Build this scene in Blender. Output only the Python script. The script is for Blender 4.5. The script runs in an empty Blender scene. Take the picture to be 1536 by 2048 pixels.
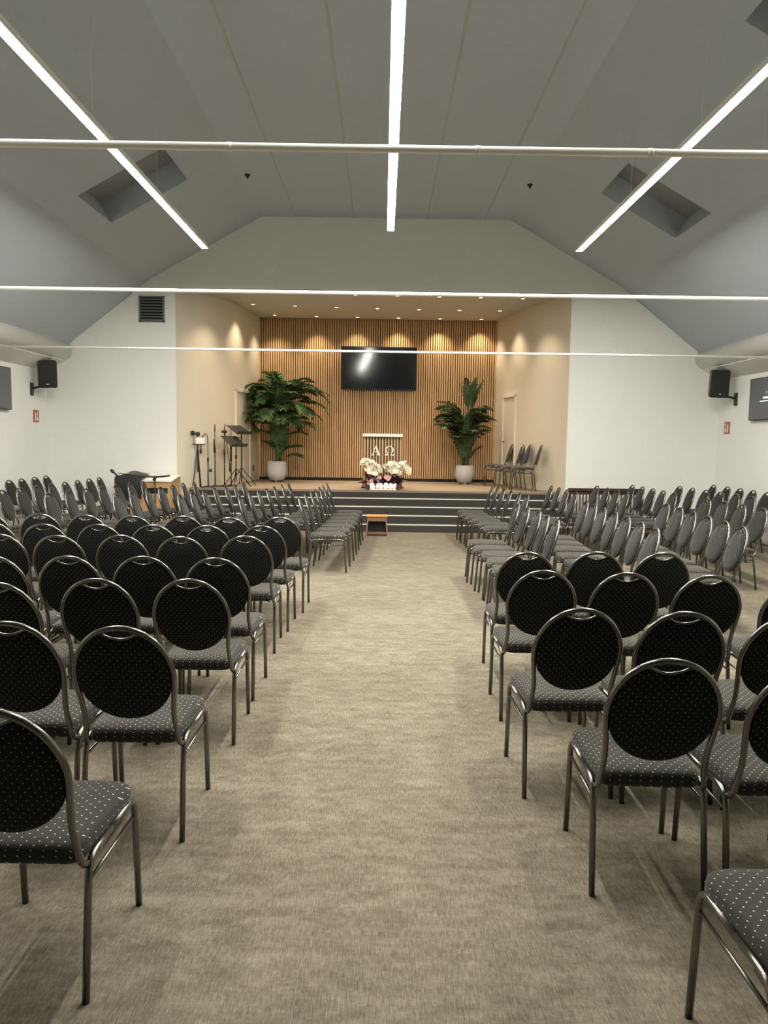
import bpy, bmesh, math, random
from mathutils import Vector, Matrix
from math import sin, cos, tan, pi, radians as R, sqrt, atan, atan2

random.seed(7)
S = bpy.context.scene
COL = S.collection

# ------------------------------------------------------------------ camera
FPX = 1540.0
EYE = Vector((0, 0, 1.65))
_p, _y, _r = atan(144 / FPX), 4 / FPX, 0.014
_F = Vector((sin(_y) * cos(_p), cos(_y) * cos(_p), -sin(_p)))
_R = Vector((cos(_y), -sin(_y), 0))
_U = _R.cross(_F)
_u = cos(_r) * _R + sin(_r) * _U
_v = -sin(_r) * _R + cos(_r) * _U
cam = bpy.data.objects.new('camera', bpy.data.cameras.new('camera'))
COL.objects.link(cam)
m = Matrix.Identity(4)
for i in range(3):
    m[i][0], m[i][1], m[i][2], m[i][3] = _u[i], _v[i], -_F[i], EYE[i]
cam.matrix_world = m
cam.data.sensor_fit = 'HORIZONTAL'
cam.data.sensor_width = 36
cam.data.lens = 36 * FPX / 1536
cam.data.clip_start = 0.05
S.camera = cam

# ------------------------------------------------------------------ light and exposure
W = bpy.data.worlds.new('world')
S.world = W
W.use_nodes = True
W.node_tree.nodes['Background'].inputs[0].default_value = (0.9, 0.95, 1.0, 1)
W.node_tree.nodes['Background'].inputs[1].default_value = 0.02
S.view_settings.view_transform = 'Standard'
S.view_settings.look = 'None'
S.view_settings.gamma = 1
S.view_settings.use_curve_mapping = False
S.view_settings.exposure = 0.2
LAMP_STRENGTH = 182.0
SPOT_WATT = 95.0


# ------------------------------------------------------------------ materials
def lin(c):
    return tuple(((x / 255) / 12.92 if x / 255 <= 0.04045 else ((x / 255 + 0.055) / 1.055) ** 2.4) for x in c)


def mat(name, col, rough=0.6, metal=0.0, spec=0.5, emit=None, estr=0.0, sheen=0.0, coat=0.0):
    m = bpy.data.materials.new(name)
    m.use_nodes = True
    b = m.node_tree.nodes['Principled BSDF']
    b.inputs['Base Color'].default_value = (*col[:3], 1)
    b.inputs['Roughness'].default_value = rough
    b.inputs['Metallic'].default_value = metal
    b.inputs['Specular IOR Level'].default_value = spec
    b.inputs['Sheen Weight'].default_value = sheen
    b.inputs['Coat Weight'].default_value = coat
    if emit:
        b.inputs['Emission Color'].default_value = (*emit, 1)
        b.inputs['Emission Strength'].default_value = estr
    return m


class NT:
    """small wrapper for wiring nodes"""
    def __init__(s, m):
        s.m = m; s.t = m.node_tree; s.b = s.t.nodes['Principled BSDF']

    def n(s, kind, **kw):
        x = s.t.nodes.new(kind)
        for k, v in kw.items():
            setattr(x, k, v)
        return x

    def l(s, a, b):
        s.t.links.new(a, b)

    def math(s, op, a, b=None, c=None):
        x = s.n('ShaderNodeMath', operation=op)
        for i, v in enumerate((a, b, c)):
            if v is None: continue
            if isinstance(v, (int, float)): x.inputs[i].default_value = v
            else: s.l(v, x.inputs[i])
        return x.outputs[0]

    def coord(s, scale=(1, 1, 1), rot=(0, 0, 0), out='Object'):
        c = s.n('ShaderNodeTexCoord'); mp = s.n('ShaderNodeMapping')
        mp.inputs['Scale'].default_value = scale; mp.inputs['Rotation'].default_value = rot
        s.l(c.outputs[out], mp.inputs['Vector'])
        return mp.outputs[0]

    def noise(s, vec, scale, detail=3, rough=0.5):
        x = s.n('ShaderNodeTexNoise')
        x.inputs['Scale'].default_value = scale; x.inputs['Detail'].default_value = detail
        x.inputs['Roughness'].default_value = rough
        s.l(vec, x.inputs['Vector'])
        return x.outputs['Fac']

    def ramp(s, fac, stops):
        x = s.n('ShaderNodeValToRGB')
        e = x.color_ramp.elements
        while len(e) < len(stops): e.new(0.5)
        for i, (p, c) in enumerate(stops):
            e[i].position = p; e[i].color = (*c[:3], 1)
        s.l(fac, x.inputs[0])
        return x.outputs[0]

    def mix(s, fac, a, b):
        x = s.n('ShaderNodeMix', data_type='RGBA')
        for k, v in ((0, fac), (6, a), (7, b)):
            if isinstance(v, (int, float)): x.inputs[k].default_value = v
            elif isinstance(v, tuple): x.inputs[k].default_value = (*v[:3], 1)
            else: s.l(v, x.inputs[k])
        return x.outputs[2]

    def bump(s, h, dist=0.002, strength=0.5):
        x = s.n('ShaderNodeBump'); x.inputs['Distance'].default_value = dist; x.inputs['Strength'].default_value = strength
        s.l(h, x.inputs['Height']); s.l(x.outputs[0], s.b.inputs['Normal'])

    def color(s, c):
        s.l(c, s.b.inputs['Base Color'])


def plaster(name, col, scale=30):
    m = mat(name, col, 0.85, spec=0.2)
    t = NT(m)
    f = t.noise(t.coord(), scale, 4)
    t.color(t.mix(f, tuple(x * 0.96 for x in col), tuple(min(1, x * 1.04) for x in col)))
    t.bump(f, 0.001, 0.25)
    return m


M = {}
M['wall'] = plaster('white_plaster', (0.78, 0.78, 0.74))
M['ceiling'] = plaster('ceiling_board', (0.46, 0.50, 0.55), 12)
M['beige'] = plaster('cream_plaster', (0.60, 0.535, 0.43))
M['stage_ceiling'] = plaster('stage_ceiling_paint', (0.52, 0.485, 0.43))
M['rear'] = plaster('rear_wall_paint', (0.12, 0.12, 0.12))
M['seam'] = mat('seam_shadow_gap', (0.42, 0.43, 0.43), 0.9)
M['white'] = mat('white_paint', (0.80, 0.79, 0.74), 0.45)
M['door'] = mat('door_paint', (0.66, 0.58, 0.46), 0.5)
M['doorframe'] = mat('door_frame_paint', (0.70, 0.64, 0.53), 0.5)
M['black'] = mat('black_plastic', (0.012, 0.012, 0.013), 0.45)
M['blackmetal'] = mat('black_metal', (0.012, 0.011, 0.011), 0.35, spec=0.5)
M['screen'] = mat('screen_glass', (0.012, 0.014, 0.017), 0.09, spec=0.35)
M['sidescreen'] = mat('lit_dark_screen', (0.02, 0.02, 0.02), 0.35, emit=(1, 1, 1), estr=0.055)
M['glowtext'] = mat('screen_text', (0.1, 0.1, 0.1), 0.5, emit=(0.75, 0.95, 1.0), estr=0.9)
M['glowicon'] = mat('screen_icon', (0.1, 0.1, 0.1), 0.5, emit=(0.8, 0.7, 0.7), estr=0.35)
M['lamp'] = mat('lamp_diffuser', (0.9, 0.9, 0.9), 0.5, emit=(1.0, 0.965, 0.86), estr=LAMP_STRENGTH)
M['housing'] = mat('lamp_housing', (0.85, 0.84, 0.8), 0.4)
M['spotlens'] = mat('spot_lens', (0.9, 0.8, 0.6), 0.4, emit=(1.0, 0.86, 0.42), estr=9)
M['ring'] = mat('spot_ring', (0.75, 0.74, 0.70), 0.35)
M['rod'] = mat('white_rod_paint', (0.88, 0.86, 0.80), 0.35)
M['duct'] = mat('duct_paint', (0.74, 0.73, 0.70), 0.5)
M['grille'] = mat('grille_metal', (0.16, 0.17, 0.17), 0.5, metal=0.3)
M['dark'] = mat('dark_void', (0.01, 0.01, 0.01), 0.9)
M['blind'] = plaster('skylight_blind', (0.30, 0.30, 0.31), 6)
M['tube'] = mat('gunmetal_tube', (0.19, 0.182, 0.168), 0.27, metal=1.0)
M['red'] = mat('sign_red', (0.42, 0.075, 0.065), 0.5)
M['paper'] = mat('white_paper', (0.82, 0.81, 0.77), 0.7)
M['cloth'] = mat('black_cloth', (0.015, 0.015, 0.016), 0.9, sheen=0.2)
M['ceramic'] = plaster('pot_glaze', (0.45, 0.43, 0.415), 60)
M['soil'] = mat('potting_soil', (0.03, 0.02, 0.015), 0.95)
M['potfoot'] = mat('wood_pot_foot', (0.35, 0.16, 0.10), 0.6)
M['stem'] = mat('green_stem', (0.05, 0.085, 0.035), 0.6)
M['bloom'] = mat('cream_blossom', (0.85, 0.80, 0.66), 0.6)
M['pinkbloom'] = mat('pink_blossom', (0.72, 0.40, 0.42), 0.6)
M['purple'] = mat('purple_leaf', (0.07, 0.025, 0.04), 0.5)
M['whiteleaf'] = mat('white_leaf', (0.85, 0.85, 0.83), 0.5)
M['letter'] = mat('white_letter', (0.85, 0.83, 0.76), 0.5)


def leafmat(name, a, b):
    m = mat(name, a, 0.5, spec=0.35)
    t = NT(m)
    t.color(t.ramp(t.noise(t.coord(), 5, 2), [(0.3, a), (0.75, b)]))
    return m


M['frond'] = leafmat('palm_frond', (0.022, 0.055, 0.018), (0.10, 0.17, 0.045))
M['fern'] = leafmat('bush_frond', (0.025, 0.050, 0.022), (0.11, 0.15, 0.06))


def wood(name, a, b, axis='z', rough=0.5):
    m = mat(name, a, rough)
    t = NT(m)
    sc = {'z': (28, 28, 1.6), 'x': (1.6, 28, 28), 'y': (28, 1.6, 28)}[axis]
    f = t.noise(t.coord(sc), 2.2, 5, 0.6)
    t.color(t.ramp(f, [(0.3, a), (0.7, b)]))
    t.bump(f, 0.001, 0.15)
    return m


M['slat'] = wood('oak_slat', (0.48, 0.285, 0.125), (0.62, 0.39, 0.185))
M['slatlight'] = wood('pale_oak_slat', (0.45, 0.29, 0.14), (0.58, 0.40, 0.21))
M['felt'] = mat('dark_felt', (0.09, 0.055, 0.032), 0.95)
M['stool'] = wood('orange_wood', (0.50, 0.22, 0.06), (0.62, 0.30, 0.09), 'x')
M['oak'] = wood('console_oak', (0.42, 0.25, 0.11), (0.52, 0.33, 0.16))
M['darkwood'] = wood('dark_wood', (0.030, 0.016, 0.012), (0.055, 0.028, 0.020), 'x')
M['brownwood'] = wood('brown_wood', (0.16, 0.085, 0.045), (0.24, 0.13, 0.07))
M['stagefloor'] = wood('stage_floor', (0.205, 0.155, 0.108), (0.255, 0.192, 0.135), 'x', 0.75)


def carpet():
    m = mat('beige_carpet', (0.3, 0.28, 0.22), 0.97, spec=0.1)
    t = NT(m)
    c = t.coord()
    fib = t.noise(t.coord((1, 0.10, 1)), 190, 3, 0.7)          # fine pile running along the aisle
    fib2 = t.noise(t.coord((0.5, 1, 1)), 90, 3, 0.7)
    dash = t.noise(t.coord((0.55, 1.25, 1)), 13, 4, 0.65)       # short cross dashes
    cell = t.n('ShaderNodeTexBrick')                            # faint tile-sized changes of tone
    cell.inputs['Scale'].default_value = 1.0; cell.inputs['Mortar Size'].default_value = 0.0
    cell.inputs['Brick Width'].default_value = 0.25; cell.inputs['Row Height'].default_value = 0.09
    cell.inputs['Color1'].default_value = (0.42, 0.42, 0.42, 1); cell.inputs['Color2'].default_value = (0.58, 0.58, 0.58, 1)
    wob = t.n('ShaderNodeVectorMath', operation='ADD')
    wn = t.n('ShaderNodeTexNoise'); wn.inputs['Scale'].default_value = 30; t.l(c, wn.inputs['Vector'])
    ws = t.n('ShaderNodeVectorMath', operation='SCALE'); ws.inputs['Scale'].default_value = 0.09
    t.l(wn.outputs['Color'], ws.inputs[0]); t.l(c, wob.inputs[0]); t.l(ws.outputs[0], wob.inputs[1])
    t.l(wob.outputs[0], cell.inputs['Vector'])
    blot = t.noise(c, 1.1, 3, 0.6)
    f = t.math('ADD', t.math('MULTIPLY', fib, 0.44), t.math('MULTIPLY', fib2, 0.16))
    f = t.math('ADD', f, t.math('MULTIPLY', dash, 0.30))
    f = t.math('ADD', f, t.math('MULTIPLY', cell.outputs['Color'], 0.24))
    f = t.math('ADD', f, t.math('MULTIPLY', blot, 0.12))
    f = t.math('SUBTRACT', f, 0.13)
    t.color(t.ramp(f, [(0.36, (0.082, 0.068, 0.050)), (0.5, (0.158, 0.137, 0.103)), (0.64, (0.262, 0.235, 0.182))]))
    t.bump(f, 0.004, 0.5)
    return m


def stepcarpet():
    m = mat('charcoal_carpet', (0.07, 0.065, 0.062), 0.97, spec=0.1)
    t = NT(m)
    f = t.noise(t.coord(), 160, 3, 0.7)
    t.color(t.ramp(f, [(0.3, (0.026, 0.024, 0.023)), (0.7, (0.072, 0.066, 0.063))]))
    return m


M['carpet'] = carpet()
M['step'] = stepcarpet()
M['nosing'] = mat('pale_nosing', (0.62, 0.60, 0.54), 0.5)


def dotted(name, plane):
    """black upholstery with a staggered grid of small pale dots"""
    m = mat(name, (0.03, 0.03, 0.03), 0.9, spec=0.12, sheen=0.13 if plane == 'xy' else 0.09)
    t = NT(m)
    t.b.inputs['Sheen Roughness'].default_value = 0.45
    rot = (0, 0, pi / 4) if plane == 'xy' else (0, pi / 4, 0)
    if plane == 'xy':                               # the pattern wraps over the cushion's sides
        c0 = t.coord(); s0 = t.n('ShaderNodeSeparateXYZ'); t.l(c0, s0.inputs[0])
        c1 = t.n('ShaderNodeCombineXYZ')
        t.l(t.math('ADD', s0.outputs[0], s0.outputs[2]), c1.inputs[0]); t.l(t.math('ADD', s0.outputs[1], s0.outputs[2]), c1.inputs[1])
        mp = t.n('ShaderNodeMapping'); mp.inputs['Scale'].default_value = (1 / 0.0265,) * 3; mp.inputs['Rotation'].default_value = rot
        t.l(c1.outputs[0], mp.inputs['Vector']); v = mp.outputs[0]
    else:
        v = t.coord((1 / 0.0205,) * 3, rot)
    sp = t.n('ShaderNodeSeparateXYZ'); t.l(v, sp.inputs[0])
    a = sp.outputs[0]; b = sp.outputs[1 if plane == 'xy' else 2]
    fa = t.math('SUBTRACT', t.math('FRACT', a), 0.5)
    fb = t.math('SUBTRACT', t.math('FRACT', b), 0.5)
    d = t.math('ADD', t.math('MULTIPLY', fa, fa), t.math('MULTIPLY', fb, fb))
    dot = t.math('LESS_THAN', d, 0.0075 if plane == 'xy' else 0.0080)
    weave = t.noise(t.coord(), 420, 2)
    base = t.ramp(weave, [(0.3, (0.024, 0.022, 0.0195)), (0.7, (0.047, 0.0435, 0.039))] if plane == 'xy' else [(0.3, (0.009, 0.009, 0.009)), (0.7, (0.021, 0.0205, 0.0195))])  # same fabric, painted brighter for lit seats and darker for shaded backs
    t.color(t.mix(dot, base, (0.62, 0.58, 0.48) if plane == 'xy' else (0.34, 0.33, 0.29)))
    return m


M['seatfab'] = dotted('dotted_fabric_lit_seat', 'xy')
M['backfab'] = dotted('dotted_fabric_shaded_back', 'xz')


# ------------------------------------------------------------------ mesh helpers
class B:
    def __init__(s):
        s.bm = bmesh.new(); s.mi = 0

    def face(s, vs):
        try:
            f = s.bm.faces.new(vs); f.material_index = s.mi; return f
        except ValueError:
            return None

    def box(s, x0, x1, y0, y1, z0, z1, bevel=0.0, mtx=None):
        r = bmesh.ops.create_cube(s.bm, size=1)
        vs = r['verts']
        for v in vs:
            v.co = Vector(((x0 + x1) / 2 + v.co.x * (x1 - x0), (y0 + y1) / 2 + v.co.y * (y1 - y0), (z0 + z1) / 2 + v.co.z * (z1 - z0)))
        fs = list({f for v in vs for f in v.link_faces})
        for f in fs: f.material_index = s.mi
        if bevel:
            es = list({e for v in vs for e in v.link_edges})
            q = bmesh.ops.bevel(s.bm, geom=es, offset=bevel, segments=2, affect='EDGES', profile=0.5, clamp_overlap=True)
            vs = list({v for v in vs if v.is_valid} | set(q['verts']))
            for f in q['faces']: f.material_index = s.mi
        if mtx is not None:
            for v in vs: v.co = mtx @ v.co
        return s

    def quad(s, pts):
        s.face([s.bm.verts.new(p) for p in pts]); return s

    def prism(s, pts, axis, a, c):
        """closed 2-D outline pushed along an axis from a to c"""
        def mk(p, t):
            return {'x': (t, p[0], p[1]), 'y': (p[0], t, p[1]), 'z': (p[0], p[1], t)}[axis]
        A = [s.bm.verts.new(mk(p, a)) for p in pts]; C = [s.bm.verts.new(mk(p, c)) for p in pts]
        n = len(pts)
        for i in range(n): s.face([A[i], A[(i + 1) % n], C[(i + 1) % n], C[i]])
        s.face(A[::-1]); s.face(C)
        return s

    def sheet(s, pts, axis, a, c):
        def mk(p, t):
            return {'x': (t, p[0], p[1]), 'y': (p[0], t, p[1]), 'z': (p[0], p[1], t)}[axis]
        A = [s.bm.verts.new(mk(p, a)) for p in pts]; C = [s.bm.verts.new(mk(p, c)) for p in pts]
        for i in range(len(pts) - 1): s.face([A[i], A[i + 1], C[i + 1], C[i]])
        return s

    def tube(s, pts, r, seg=8, cap=True, flat=1.0):
        pts = [Vector(p) for p in pts]
        n = len(pts)
        rad = r if isinstance(r, (list, tuple)) else [r] * n
        tang = []
        for i in range(n):
            d = (pts[min(i + 1, n - 1)] - pts[max(i - 1, 0)])
            tang.append(d.normalized() if d.length > 1e-9 else Vector((0, 0, 1)))
        up = Vector((0, 0, 1)) if abs(tang[0].z) < 0.9 else Vector((1, 0, 0))
        nrm = (up - tang[0] * up.dot(tang[0])).normalized()
        rings = []
        for i in range(n):
            nrm = (nrm - tang[i] * nrm.dot(tang[i])).normalized()
            bi = tang[i].cross(nrm)
            rings.append([s.bm.verts.new(pts[i] + rad[i] * (cos(2 * pi * k / seg) * nrm + flat * sin(2 * pi * k / seg) * bi)) for k in range(seg)])
        for i in range(n - 1):
            for k in range(seg):
                f = s.face([rings[i][k], rings[i][(k + 1) % seg], rings[i + 1][(k + 1) % seg], rings[i + 1][k]])
                if f: f.smooth = True
        if cap:
            s.face(rings[0][::-1]); s.face(rings[-1])
        return s

    def rings(s, loops, smooth=True):
        """skin between equally long loops, end loops closed"""
        L = [[s.bm.verts.new(p) for p in lp] for lp in loops]
        n = len(L[0])
        for a, c in zip(L, L[1:]):
            for k in range(n):
                f = s.face([a[k], a[(k + 1) % n], c[(k + 1) % n], c[k]])
                if f: f.smooth = smooth
        for lp, rev in ((L[0], True), (L[-1], False)):
            f = s.face(lp[::-1] if rev else lp)
            if f: f.smooth = smooth
        return s

    def lathe(s, prof, seg=24, c=(0, 0)):
        loops = [[(c[0] + r * cos(2 * pi * k / seg), c[1] + r * sin(2 * pi * k / seg), z) for k in range(seg)] for r, z in prof]
        return s.rings(loops)

    def mesh(s, name, *mats):
        bmesh.ops.recalc_face_normals(s.bm, faces=s.bm.faces[:]) if getattr(s, 'fix', True) else None
        me = bpy.data.meshes.new(name)
        s.bm.to_mesh(me); s.bm.free()
        for q in mats: me.materials.append(M[q])
        return me

    def obj(s, name, mats, parent=None, mtx=None):
        mats = (mats,) if isinstance(mats, str) else mats
        o = bpy.data.objects.new(name, s.mesh(name, *mats))
        COL.objects.link(o)
        if parent is not None: o.parent = parent
        if mtx is not None: o.matrix_local = mtx
        return o


def empty(name, loc=(0, 0, 0), rz=0.0, size=0.1):
    o = bpy.data.objects.new(name, None)
    o.empty_display_size = size
    o.location = loc; o.rotation_euler = (0, 0, rz)
    COL.objects.link(o)
    return o


def tag(o, label=None, cat=None, group=None, kind=None):
    if label: o['label'] = label
    if cat: o['category'] = cat
    if group: o['group'] = group
    if kind: o['kind'] = kind
    return o


def struct(b, name, mats, label=None, cat=None):
    return tag(b.obj(name, mats), label, cat, kind='structure')


def fillet(pts, r, n=5):
    pts = [Vector(p) for p in pts]
    out = [pts[0]]
    for a, p, c in zip(pts, pts[1:], pts[2:]):
        d1, d2 = (a - p), (c - p)
        k = min(r, d1.length * 0.49, d2.length * 0.49)
        p1, p2 = p + d1.normalized() * k, p + d2.normalized() * k
        for i in range(n + 1):
            t = i / n
            out.append((1 - t) ** 2 * p1 + 2 * t * (1 - t) * p + t * t * p2)
    out.append(pts[-1])
    return out


def catmull(pts, n=5):
    pts = [Vector(p) for p in pts]
    out = []
    for i in range(len(pts) - 1):
        p0, p1, p2, p3 = pts[max(i - 1, 0)], pts[i], pts[i + 1], pts[min(i + 2, len(pts) - 1)]
        for k in range(n):
            t = k / n
            out.append(0.5 * (2 * p1 + (p2 - p0) * t + (2 * p0 - 5 * p1 + 4 * p2 - p3) * t * t + (3 * p1 - p0 - 3 * p2 + p3) * t ** 3))
    out.append(pts[-1])
    return out


# ================================================================== THE SETTING
XW, Y0, YG, YS = 6.42, -4.0, 14.85, 18.3         # side walls, rear wall, gable wall, slatted stage wall
SZ = 0.676                                       # stage height
SC = 4.45                                        # stage ceiling
PL, PR = -3.96, 3.53                             # mouth of the stage
EAV, C1, C2 = (6.0, 3.37), (4.45, 4.60), (2.33, 5.78)

struct(B().quad([(-XW, Y0, 0), (XW, Y0, 0), (XW, YG, 0), (-XW, YG, 0)]), 'floor', 'carpet', 'beige fibrous carpet over the hall floor and aisle', 'floor')

# ceiling: steep outer slopes, shallower middle slopes with skylight openings, flat crown
SKY = {-1: [(0.175, 0.712, 10.52, 11.79)], 1: [(0.075, 0.606, 10.48, 11.73), (0.10, 0.63, 5.85, 7.1)]}


def slope(side, s, y, up=0.0):
    a, b = Vector((side * C1[0], y, C1[1])), Vector((side * C2[0], y, C2[1]))
    d = b - a
    nrm = Vector((-d.z, 0, d.x)).normalized()
    if nrm.z < 0: nrm = -nrm
    return a + d * s + nrm * up


b = B(); b.fix = False
for sd in (-1, 1):
    b.quad([(sd * EAV[0], Y0, EAV[1]), (sd * EAV[0], YG, EAV[1]), (sd * C1[0], YG, C1[1]), (sd * C1[0], Y0, C1[1])])
    ys = sorted({Y0, YG} | {y for h in SKY[sd] for y in h[2:]})
    for ya, yb in zip(ys, ys[1:]):
        hole = [h for h in SKY[sd] if h[2] <= ya + 1e-6 and h[3] >= yb - 1e-6]
        for sa, sb in ([(0, hole[0][0]), (hole[0][1], 1)] if hole else [(0, 1)]):
            b.quad([slope(sd, sa, ya), slope(sd, sa, yb), slope(sd, sb, yb), slope(sd, sb, ya)])
b.quad([(-C2[0], Y0, C2[1]), (C2[0], Y0, C2[1]), (C2[0], YG, C2[1]), (-C2[0], YG, C2[1])])
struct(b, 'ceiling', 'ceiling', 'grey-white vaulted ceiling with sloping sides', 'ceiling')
k = 0
for sd in (-1, 1):
    for (s0, s1, ya, yb) in SKY[sd]:
        k += 1
        b = B()
        for (p, q) in (((s0, ya), (s0, yb)), ((s0, yb), (s1, yb)), ((s1, yb), (s1, ya)), ((s1, ya), (s0, ya))):
            b.quad([slope(sd, *p), slope(sd, *q), slope(sd, *q, 0.34), slope(sd, *p, 0.34)])
        w = struct(b, 'window_%d' % k, 'ceiling', ['roof window recess above the music-stand side with grey blind drawn', 'roof window recess above the railing side near stage with blind drawn', 'roof window recess cut by the top corner of the picture'][k - 1], 'roof window')
        B().quad([slope(sd, s0, ya, .33), slope(sd, s1, ya, .33), slope(sd, s1, yb, .33), slope(sd, s0, yb, .33)]).obj('blind', 'blind', w)
for i, x in enumerate((-1.69, -0.60, 0.77, 1.85)):
    struct(B().box(x - 0.014, x + 0.014, Y0, YG, C2[1] - 0.004, C2[1] + 0.01), 'trim_%d' % (i + 1), 'seam', 'thin dark seam running along the flat ceiling crown', 'ceiling seam')

for sd, nm in ((-1, 'left'), (1, 'right')):
    struct(B().quad([(sd * XW, Y0, 0), (sd * XW, YG, 0), (sd * XW, YG, 2.9), (sd * XW, Y0, 2.9)]), 'wall_' + nm, 'wall', 'white side wall on the %s side of the hall' % ('music-stand' if sd < 0 else 'railing'), 'wall')
    b = B()
    b.sheet([(sd * XW, 2.88), (sd * 6.06, 3.06), (sd * 6.06, 3.12)], 'y', Y0, YG)
    b.sheet([(sd * 6.45, 2.88), (sd * 6.45, 3.5), (sd * 5.98, 3.39)], 'y', Y0, YG)
    struct(b, 'trim_%d' % (5 if sd < 0 else 6), 'wall', 'white boxed soffit under the round duct on the %s wall' % ('music-stand' if sd < 0 else 'railing'), 'soffit')
    b = B()
    b.tube([(sd * 6.12, Y0 + .02, 3.26), (sd * 6.12, YG, 3.26)], 0.2, 28)
    for y in (3, 6, 9, 12):
        b.tube([(sd * 6.12, y - .02, 3.26), (sd * 6.12, y + .02, 3.26)], 0.203, 28)
    tag(b.obj('ventilation_duct', 'duct'), 'round white ventilation duct along the wall on the %s side' % ('music-stand' if sd < 0 else 'railing'), 'duct', 'ventilation ducts under the eaves')

struct(B().quad([(-XW, Y0, 0), (XW, Y0, 0), (XW, Y0, 5.9), (-XW, Y0, 5.9)]), 'wall_rear', 'rear', 'dark rear wall of the hall', 'wall')

# gable wall round the mouth of the stage
b = B()
out = [(-XW, 0), (-XW, 2.9), (-6.3, 3.4), (-EAV[0], EAV[1]), (-C1[0], C1[1]), (-C2[0], C2[1]), (C2[0], C2[1]), (C1[0], C1[1]), (EAV[0], EAV[1]), (6.3, 3.4), (XW, 2.9), (XW, 0)]
b.prism([(-XW, 0), (PL, 0), (PL, SC), (-4.63, SC), (-EAV[0], EAV[1]), (-6.45, 3.4)], 'y', YG, YG + .12)
b.prism([(PR, 0), (XW, 0), (6.45, 3.4), (EAV[0], EAV[1]), (4.63, SC), (PR, SC)], 'y', YG, YG + .12)
b.prism([(-4.64, SC), (4.64, SC), (C1[0] + .02, C1[1]), (C2[0], C2[1] + .02), (-C2[0], C2[1] + .02), (-C1[0] - .02, C1[1])], 'y', YG, YG + .12)
struct(b, 'wall_gable', 'wall', 'white gable wall framing the stage opening', 'wall')

# stage
wallL = catmull([(PL, YG, 0), (-3.62, 15.2, 0), (-3.33, 15.75, 0), (-3.12, 16.6, 0), (-2.92, YS, 0)], 6)
wallR = catmull([(PR, YG, 0), (3.37, 15.4, 0), (3.13, 16.0, 0), (2.95, 16.7, 0), (2.63, YS, 0)], 6)


def wx(wl, y):
    for a, c in zip(wl, wl[1:]):
        if a.y <= y <= c.y: return a.x + (c.x - a.x) * (y - a.y) / (c.y - a.y)
    return wl[-1].x if y > wl[-1].y else wl[0].x


for wl, nm in ((wallL, 'stage_left'), (wallR, 'stage_right')):
    b = B(); b.sheet([(p.x, p.y) for p in wl], 'z', 0.0, SC)
    for f in b.bm.faces: f.smooth = True
    struct(b, 'wall_' + nm, 'beige', 'cream curved side wall of the stage behind the %s' % ('music stands' if nm == 'stage_left' else 'stage chairs'), 'wall')
b = B()
poly = [(p.x, p.y) for p in wallL] + [(p.x, p.y) for p in reversed(wallR)]
b.face([b.bm.verts.new((x, y, SC)) for x, y in poly])
struct(b, 'ceiling_stage', 'stage_ceiling', 'taupe ceiling over the stage with rows of downlights', 'ceiling')
b = B()
poly2 = [(-3.75, 14.95), (3.4, 14.95)] + [(p.x, p.y) for p in wallR if p.y > 15] + [(p.x, p.y) for p in reversed(wallL) if p.y > 15]
b.prism(poly2, 'z', SZ - 0.04, SZ)
struct(b, 'floor_stage', 'stagefloor', 'tan stage floor above the carpeted steps', 'floor')
b = B()
b.box(-3.1, 2.75, YS + 0.025, YS + .1, SZ, SC)
b.mi = 1
n = 104; x0, x1 = -2.93, 2.635
for i in range(n):
    xc = x0 + (i + 0.5) * (x1 - x0) / n
    b.box(xc - 0.0165, xc + 0.0165, YS, YS + .03, SZ + .07, SC - .005)
struct(b, 'wall_stage_back', ('felt', 'slat'), 'stage back wall of narrow vertical oak slats', 'wall')
struct(B().box(-2.94, 2.64, YS - .012, YS + .03, SZ, SZ + .07), 'baseboard_back', 'dark', 'dark base strip under the oak slats', 'baseboard')

# steps
b = B()
rz = SZ / 5
ry = [13.80, 14.0875, 14.375, 14.6625, 14.95]
for i in range(5):
    b.box(-3.75, 3.4, ry[i], 14.95 + .02 if i < 4 else 15.0, rz * i, rz * (i + 1) - (0.0 if i < 4 else .041))
st = struct(b, 'stage_steps', 'step', 'charcoal carpeted steps with pale nosings up to the stage', 'steps')
for i in range(4):
    B().box(-3.75, 3.4, ry[i] - .004, ry[i] + .045, rz * (i + 1) - .012, rz * (i + 1) + .003).obj('nosing', 'nosing', st)


# doors in the stage side walls
def door(wl, y0, y1, n, label, hinge_far):
    sgn = 1 if wl is wallL else -1                # towards the stage interior
    pa, pb = Vector((wx(wl, y0), y0, SZ)), Vector((wx(wl, y1), y1, SZ))
    d = (pb - pa); L = d.length; d.normalize()
    nrm = Vector((d.y, -d.x, 0)) * sgn
    mt = Matrix(((d.x, nrm.x, 0, pa.x), (d.y, nrm.y, 0, pa.y), (0, 0, 1, pa.z), (0, 0, 0, 1)))
    o = struct(B().box(0.05, L - .05, -.03, .012, 0.01, 1.96, mtx=mt), 'door_%d' % n, 'door', label, 'door')
    B().box(0, .05, -.03, .035, 0, 2.01, mtx=mt).box(L - .05, L, -.03, .035, 0, 2.01, mtx=mt).box(0, L, -.03, .035, 1.96, 2.02, mtx=mt).obj('frame', 'doorframe', o)
    hx = L - .12 if hinge_far else .12
    B().tube([mt @ Vector((hx, .012, .98)), mt @ Vector((hx, .06, .98)), mt @ Vector((hx + (-.1 if hinge_far else .1), .06, .98))], .01).obj('handle', 'blackmetal', o)


door(wallL, 16.45, 17.45, 1, 'cream door in the stage wall behind the music stands', False)
door(wallR, 16.93, 17.72, 2, 'cream door in the stage wall behind the stage chairs', True)

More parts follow.
